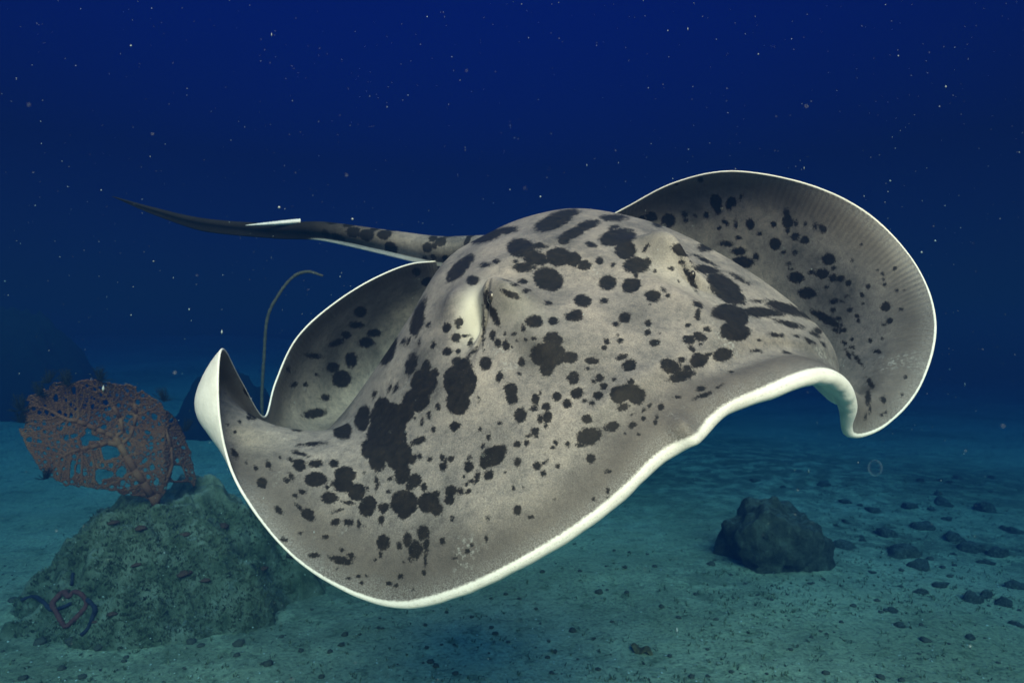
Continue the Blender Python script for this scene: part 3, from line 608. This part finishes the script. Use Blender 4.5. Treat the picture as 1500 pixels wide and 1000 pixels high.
for i, (x, y, r) in enumerate(lump_px):
    p = px_surf(x, y + r * .6); rr = r * p[1] / FPX
    o = put('coral_lump', LUMPS[i % 5], p - np.array([0, 0, rr * .05]), rr); o.rotation_euler = (random.uniform(-.5, .5), random.uniform(-.5, .5), random.uniform(0, 6.3)); o.scale = (rr * random.uniform(.7, 1.2), rr * random.uniform(.7, 1.2), rr * random.uniform(.6, 1.1))
    tag(o, 'dark coral lump in the rubble patch beside the lone dark boulder', 'coral', 'coral lumps in the rubble patch')
M_PEB = rough_mat('rubble', [(0.3, (0.05, 0.05, 0.03)), (0.55, (0.13, 0.11, 0.07)), (0.8, (0.32, 0.29, 0.22))], 30, 200, .003)
PEBS = []
for i in range(5):
    me = lump_mesh(20 + i, 2); me.name = 'rubble_stone'; me.materials.append(M_PEB); PEBS.append(me)
fixed = [(59,942,8),(103,939,7),(90,980,6),(120,992,6),(34,994,6),(350,944,9),(392,973,7),(347,960,5),(294,946,5),(500,945,5),(877,868,6),(630,970,5),(20,880,7)]
rr = random.Random(3); count = 0
spots_px = [(x, y, r) for x, y, r in fixed]
while len(spots_px) < 150:
    x, y = rr.uniform(0, 1500), rr.uniform(800, 1000)
    if 430 < x < 700 and y < 890: continue
    if 20 < x < 420 and y < 930: continue
    spots_px.append((x, y, rr.uniform(1.6, 4.2) if rr.random() < .85 else rr.uniform(4, 7)))
for i, (x, y, r) in enumerate(spots_px):
    p = px_surf(x, y); q = r * p[1] / FPX
    tag(put('rubble_stone', PEBS[i % 5], p + np.array([0, 0, q * .15]), q), 'small dark piece of rubble lying loose on the pale sand', 'rubble', 'rubble pieces on the sand')

# brown leaf-like shell fragment
M_SHELL = rough_mat('shell', [(0.35, (0.07, 0.05, 0.02)), (0.65, (0.25, 0.17, 0.07))], 50, 200, .002)
V = []; n = 12
for i in range(n + 1):
    for j in range(n + 1):
        u, v = i / n * 2 - 1, j / n * 2 - 1; x = u * math.sqrt(1 - v * v / 2); y = v * math.sqrt(1 - u * u / 2)
        V.append((x * .055, y * .026 * (1 - .35 * x), .016 * (1 - x * x - y * y) + .012 * math.sin(x * 5) + .010))
Q = [(i * (n+1) + j, (i+1) * (n+1) + j, (i+1) * (n+1) + j + 1, i * (n+1) + j + 1) for i in range(n) for j in range(n)]
o = link('shell', np_mesh('shell', V, Q), M_SHELL); o.modifiers.new('thick', 'SOLIDIFY').thickness = .004; p = px_surf(942, 955); o.location = tuple(p); o.rotation_euler = (.15, .1, -.5)
tag(o, 'curled brown shell fragment by itself on open sand', 'shell')

me = lump_mesh(71, 5); me.name = 'boulder'; me.materials.append(M_BOULDER)
o = put('boulder', me, (1.70, 4.30, ground_z(1.70, 4.30) + .06), 1, .6); o.scale = (.33, .30, .44)
tag(o, 'dark rounded boulder alone on the sand beneath the raised fin', 'boulder')

# reddish heart-shaped rope loop and dark strands
M_RED = rough_mat('red_rope', [(0.3, (0.12, 0.035, 0.028)), (0.7, (0.26, 0.08, 0.06))], 40, 160, .004)
M_STRAND = rough_mat('dark_strand', [(0.3, (0.018, 0.018, 0.028)), (0.7, (0.06, 0.055, 0.075))], 40, 160, .004)
def on_floor(pts, lift=.016):
    out = []
    for a, b in pts:
        p = px_surf(a / 6.667, 830 + b / 6.667); out.append(p + np.array([0, 0, lift]))
    return out
def rope(name, pts, rad, mat, label, cat, group=None, n=90):
    c = cr(on_floor(pts), n); base = c.mean(0); g = Geo()
    rd = [rad * (0.85 + .25 * mnoise.noise(Vector(p * 20))) for p in c]; rd[0] *= .5; rd[-1] *= .5
    g.tube(c - base, rd, 10); o = link(name, g.mesh(name), mat); o.location = tuple(base); tag(o, label, cat, group); return o
rope('rope_loop', [(640,625),(735,540),(825,440),(842,370),(790,300),(720,275),(672,325),(620,285),(560,330),(512,400),(550,480),(600,570),(640,625)], .013, M_RED, 'reddish rope sponge bent into a heart at the foot of the boulder', 'sponge')
rope('rope_strand', [(200,360),(330,320),(420,375),(500,445),(600,430),(700,390)], .011, M_STRAND, 'dark strand trailing sideways through the red heart loop', 'sponge')
rope('rope_strand', [(850,350),(925,440),(900,540),(850,650),(790,705)], .012, M_STRAND, 'dark strand hooking down beside the red heart loop', 'sponge')
rope('rope_strand', [(712,85),(708,140),(700,215)], .009, M_STRAND, 'short dark strand upright above the red heart loop', 'sponge', n=30)

# small encrusting sponges on the boulder
M_SPONGE = rough_mat('red_sponge', [(0.3, (0.10, 0.045, 0.028)), (0.7, (0.24, 0.11, 0.06))], 40, 150, .004)
SP = lump_mesh(44, 2); SP.name = 'sponge'; SP.materials.append(M_SPONGE)
for x, y, r in [(165,898,8),(165,765,9),(207,773,10),(272,782,9),(326,770,13),(200,827,8),(270,840,13),(140,910,6),(384,832,9),(300,850,8),(95,865,6)]:
    p = px_surf(x, y); q = r * p[1] / FPX
    o = put('sponge', SP, p, q); o.scale = (q, q * rr.uniform(.6, 1), q * .45)
    tag(o, 'reddish brown sponge lump encrusting the turf covered boulder', 'sponge', 'sponges on the boulder')

# turf and grit: uncountable
def scatter_tufts(n, pick_px, hmin, hmax, name, mat, label):
    V = []; T = []
    for _ in range(n):
        x, y = pick_px()
        p = px_surf(x, y)
        for b in range(5):
            h = rr.uniform(hmin, hmax); a = rr.uniform(0, 6.28); wd = h * .16; t = np.array([math.cos(a), math.sin(a), 0]); s2 = np.array([-t[1], t[0], 0])
            base = p + t * rr.uniform(0, .012) - np.array([0, 0, .004]); tip = base + np.array([0, 0, h]) + t * h * rr.uniform(.2, .9); k = len(V)
            V += [base - s2 * wd, base + s2 * wd, (base + tip) / 2 + s2 * wd * 1.2 + np.array([0, 0, h * .1]), tip]; T += [(k, k + 1, k + 2), (k, k + 2, k + 3)]
    o = link(name, np_mesh(name, V, None, T), mat); tag(o, label, 'algae', kind='stuff'); return o
M_ALGAE = rough_mat('algae', [(0.3, (0.045, 0.055, 0.022)), (0.5, (0.14, 0.145, 0.065)), (0.75, (0.30, 0.28, 0.15))], 7, 100, .002)
def on_rock():
    while True:
        x, y = rr.uniform(20, 430), rr.uniform(735, 950); p = px_surf(x, y)
        if rock_f(p[0], p[1]) > .01: return x, y
scatter_tufts(3600, on_rock, .006, .020, 'algae_turf', M_ALGAE, 'short brown green algae turf on the boulder')
def on_patch():
    q = rr.random()
    if q < .45: return rr.gauss(1330, 110), rr.uniform(700, 900)
    if q < .6: return rr.gauss(1090, 60), rr.gauss(870, 45)
    return rr.uniform(0, 1500), 1000 - 230 * rr.random() ** 1.3
scatter_tufts(1700, on_patch, .006, .022, 'algae_tufts', M_ALGAE, 'sparse dark algae tufts and litter on the sand')

V = []; T = []
ov = np.array([(1,0,0),(-1,0,0),(0,1,0),(0,-1,0),(0,0,.5),(0,0,-.5)], float); ot = [(0,2,4),(2,1,4),(1,3,4),(3,0,4),(2,0,5),(1,2,5),(3,1,5),(0,3,5)]
for k in range(3600):
    x, y = rr.uniform(0, 1500), 1000 - 260 * rr.random() ** 1.5; p = px_surf(x, y); q = .0018 + .006 * rr.random() ** 3; a = rr.uniform(0, 6.28); ca, sa = math.cos(a), math.sin(a); e2 = rr.uniform(.4, 1)
    k0 = len(V); V += [p + q * np.array([v[0] * ca - v[1] * e2 * sa, v[0] * sa + v[1] * e2 * ca, v[2] + .3]) for v in ov]; T += [tuple(i + k0 for i in t) for t in ot]
M_GRIT, nt, bs, l = new_mat('shell_grit'); r = ramp(nt, [(0.40, (0.05, 0.045, 0.03)), (0.52, (0.30, 0.27, 0.18)), (0.60, (0.85, 0.82, 0.70))]); l(noise_n(nt, 35, 1), r.inputs[0]); l(r.outputs[0], bs.inputs['Base Color']); bs.inputs['Roughness'].default_value = .8
o = link('shell_grit', np_mesh('shell_grit', V, None, T), M_GRIT, smooth=False); tag(o, 'fine shell grit and dark crumbs strewn on the sand', 'gravel', kind='stuff')

# ------------------------------------------------------------------ sea fan
from math import cos, sin, pi
POLY = [(28,612),(40,580),(70,562),(105,556),(140,555),(165,560),(195,562),(232,585),(262,618),(280,660),(287,700),(283,716),(272,700),(258,668),(250,700),(236,735),(205,728),(175,722),(140,716),(95,712),(70,700),(45,668),(30,640)]
def inside(p):
    x, y = p; c = False; j = len(POLY) - 1
    for i in range(len(POLY)):
        xi, yi = POLY[i]; xj, yj = POLY[j]
        if (yi > y) != (yj > y) and x < (xj - xi) * (y - yi) / (yj - yi) + xi: c = not c
        j = i
    return c
HOLES = [(160,661,17,9),(132,642,14,4),(120,685,7,9),(105,680,6,5),(150,695,18,6),(178,690,6,7)]
fan_r = random.Random(11); att = []
while len(att) < 5200:
    p = (fan_r.uniform(25, 290), fan_r.uniform(552, 740))
    if len(att) % 6 == 0: p = (fan_r.uniform(235, 290), fan_r.uniform(590, 720))
    if inside(p) and all(((p[0]-h[0])/h[2])**2 + ((p[1]-h[1])/h[3])**2 > 1 for h in HOLES): att.append(p)
att = np.array(att)
nodes = [np.array(p, float) for p in [(236,760),(230,742),(222,725),(210,706),(197,688),(185,668),(176,652),(168,640)]]; par = [-1,0,1,2,3,4,5,6]
for path, st in (([(155,634),(142,629),(128,622),(114,617),(98,614)], 7), ([(158,648),(146,652),(132,655),(118,658),(104,662)], 6), ([(190,640),(196,624),(200,606),(196,590)], 6), ([(232,722),(245,700),(252,680),(250,655),(243,632)], 1), ([(180,632),(176,612),(165,594)], 7)):
    q = st
    for p in path: nodes.append(np.array(p, float)); par.append(q); q = len(nodes) - 1
alive = np.ones(len(att), bool)
for it in range(140):
    A = att[alive]
    if not len(A): break
    NN = np.array(nodes); d2 = ((A[:, None] - NN[None]) ** 2).sum(2); k = d2.argmin(1); md = d2[np.arange(len(A)), k]
    grow = {}
    for a, kk, m2 in zip(A, k, md):
        if m2 < 45 ** 2: grow.setdefault(int(kk), []).append((a - NN[kk]) / (math.sqrt(m2) + 1e-6))
    new = 0
    for kk, vsx in grow.items():
        v = np.sum(vsx, 0) + np.array([fan_r.uniform(-.3, .3), fan_r.uniform(-.3, .3)]); v /= np.linalg.norm(v) + 1e-6
        p = NN[kk] + v * 3.6
        if min(((NN - p) ** 2).sum(1).min(), min(((q - p) ** 2).sum() for q in nodes[-60:])) > 2.2 ** 2: nodes.append(p); par.append(kk); new += 1
    NN = np.array(nodes); idxs = np.where(alive)[0]; d2 = ((att[idxs][:, None] - NN[None]) ** 2).sum(2).min(1); alive[idxs[d2 < 3.2 ** 2]] = False
    if not new or len(nodes) > 5200: break
NN = np.array(nodes); weight = np.ones(len(NN))
for i in range(len(NN) - 1, 0, -1): weight[par[i]] += weight[i]
FD = 3.35
def fan3(p):
    x, y = p
    d = FD + .10 * sin((x - 150) / 55) + .05 * sin(y / 30) + (.22 if x > 240 else 0) * ((x - 240) / 40 if x > 240 else 0)
    return w(x, y, d)
F3 = np.array([fan3(p) for p in NN])
base_p = F3[0]; fan = empty('sea_fan', tuple(base_p)); tag(fan, 'wide brown sea fan coral spreading from the top of the boulder', 'coral')
M_FAN = rough_mat('sea_fan', [(0.3, (0.20, 0.065, 0.034)), (0.55, (0.27, 0.095, 0.046)), (0.8, (0.38, 0.16, 0.075))], 8, 120, .004)
gb = Geo(); gn = Geo()
for i in range(1, len(NN)):
    r1 = .0040 + .00048 * weight[i] ** .48; r0 = .0040 + .00048 * weight[par[i]] ** .48; r0 = r0 if weight[i] > .45 * weight[par[i]] else r1 * 1.25
    g = gb if weight[i] > 60 else gn
    g.tube([F3[par[i]] - base_p, F3[i] - base_p], [r0, r1], 8 if g is gb else 4)
d2 = ((NN[:, None] - NN[None]) ** 2).sum(2)
for i in range(len(NN)):
    c = 0
    for j in np.argsort(d2[i])[1:11]:
        if j > i and par[j] != i and par[i] != j and d2[i, j] < 9.0 ** 2:
            gn.tube([F3[i] - base_p, F3[j] - base_p], [.0026, .0026], 3); c += 1
            if c == 4: break
link('branch', gb.mesh('branch'), M_FAN, fan); o = link('branch_net', gn.mesh('branch_net'), M_FAN, fan); o['kind'] = 'stuff'

# feather stars perched on the fan rim
M_CRIN = rough_mat('feather_star', [(0.3, (0.010, 0.012, 0.012)), (0.7, (0.035, 0.035, 0.030))], 60, 150, .002)
def crinoid_mesh():
    g = Geo()
    for k in range(26):
        a = fan_r.uniform(0, 2 * pi); el = fan_r.uniform(-.2, 1.3); d = np.array([cos(a) * cos(el), sin(a) * cos(el), sin(el)]); Lh = fan_r.uniform(.035, .06)
        bend = np.array([fan_r.uniform(-.5, .5), fan_r.uniform(-.5, .5), .6]); pts = [d * Lh * t + bend * Lh * .5 * t * t for t in np.linspace(0, 1, 6)]
        g.tube(pts, [.0022, .002, .0018, .0016, .0013, .0008], 4)
        for t in range(1, 6):
            for sgn in (-1, 1):
                s2 = np.cross(d, [0, 0, 1.0]) + 1e-4; s2 /= np.linalg.norm(s2); g.tube([pts[t], pts[t] + sgn * s2 * .010 + d * .005], [.0012, .0006], 3)
    return g.mesh('feather_star')
CR = crinoid_mesh(); CR.materials.append(M_CRIN)
for x, y, k in [(64,578,1),(102,562,1.05),(150,557,1.0),(75,560,.9),(36,600,1.15),(243,586,1),(276,630,.95),(34,618,.9),(70,700,.8)]:
    o = put('feather_star', CR, fan3((x, y)) + np.array([0, -.02, 0]), k); tag(o, 'dark feather star clinging to the rim of the brown sea fan', 'feather star', 'feather stars on the sea fan')

# whip coral
wp = cr([px_ground(470, 826) - np.array([0, 0, .02]), w(425,760,4.12), w(395,680,4.08), w(384,600,4.0), w(387,520,4.0), w(392,465,4.0), w(408,432,4.0), w(428,407,4.0), w(450,398,3.98), w(473,404,3.96)], 120)
g = Geo(); b0 = wp[0].copy(); g.tube(wp - b0, [(.0095 if i < 95 else .013) * (1 - .55 * (i / 119) ** 6) * (1 + .25 * mnoise.noise(Vector((i * .6, 0, 0)))) for i in range(120)], 8)
M_WHIP = rough_mat('whip', [(0.3, (0.06, 0.05, 0.03)), (0.7, (0.16, 0.12, 0.07))], 40, 120, .003)
o = link('whip_coral', g.mesh('whip_coral'), M_WHIP); o.location = tuple(b0); tag(o, 'thin brown whip coral hooked at its tip, rising beside the ray', 'coral')

# drifting specks and one clear jelly
oct_v = np.array([(1,0,0),(-1,0,0),(0,1,0),(0,-1,0),(0,0,1),(0,0,-1)], float); oct_t = [(0,2,4),(2,1,4),(1,3,4),(3,0,4),(2,0,5),(1,2,5),(3,1,5),(0,3,5)]
V = []; T = []
for k in range(2500):
    px_, py_ = rng.uniform(-150, 1650), rng.uniform(-100, 1050); D_ = .5 + 3.4 * rng.random() ** .8
    if py_ > 700 and rng.random() < .35: continue
    p = w(px_, py_, D_)
    if p[2] < .1: continue
    r_ = (.36 + .60 * rng.random() ** 2.5 + (1.1 if rng.random() < .03 else 0)) * min(D_, 2.2) / FPX
    sc3 = np.array([1, 1, 1]) * rng.uniform(.6, 1.3, 3); 
    if rng.random() < .06: sc3[2] *= 3.5
    k0 = len(V); V += list(p + oct_v * r_ * sc3); T += [tuple(i + k0 for i in t) for t in oct_t]
for k in range(80):
    D_ = rng.uniform(.26, .6); p = w(rng.uniform(0, 1500), rng.uniform(0, 1000), D_); k0 = len(V)
    V += list(p + oct_v * rng.uniform(.00018, .00042) * rng.uniform(.6, 1.4, 3)); T += [tuple(i + k0 for i in t) for t in oct_t]
M_SNOW, nt, bs, l = new_mat('marine_snow'); r = ramp(nt, [(0.4, (0.20, 0.26, 0.28)), (0.7, (0.46, 0.58, 0.62))]); l(noise_n(nt, 6, 2), r.inputs[0]); l(r.outputs[0], bs.inputs['Base Color']); bs.inputs['Roughness'].default_value = .6
o = link('marine_snow', np_mesh('marine_snow', V, None, T), M_SNOW); tag(o, 'pale drifting specks suspended in the blue water', 'plankton', kind='stuff')
M_JELLY = bpy.data.materials.new('jelly'); M_JELLY.use_nodes = True; nt = M_JELLY.node_tree; bs = nt.nodes['Principled BSDF']
bs.inputs['Base Color'].default_value = (.6, .7, .75, 1); nt.links.new(math_n(nt, 'MULTIPLY', smooth(nt, N(nt, 'ShaderNodeLayerWeight', Blend=.35).outputs[1], .0, .9), .09), bs.inputs['Alpha'])
V = []; n, m2 = 16, 24
for i in range(n + 1):
    for j in range(m2):
        a = pi * i / n; b = 2 * pi * j / m2; q = 1 + .08 * cos(4 * b); V.append((.017 * sin(a) * cos(b) * q, .017 * sin(a) * sin(b) * q, .021 * cos(a)))
Q = [(i * m2 + j, i * m2 + (j + 1) % m2, (i + 1) * m2 + (j + 1) % m2, (i + 1) * m2 + j) for i in range(n) for j in range(m2)]
o = link('comb_jelly', np_mesh('comb_jelly', V, Q), M_JELLY); o.location = tuple(w(1282, 685, 1.7)); tag(o, 'tiny clear round jelly drifting below the curled fin', 'jelly')
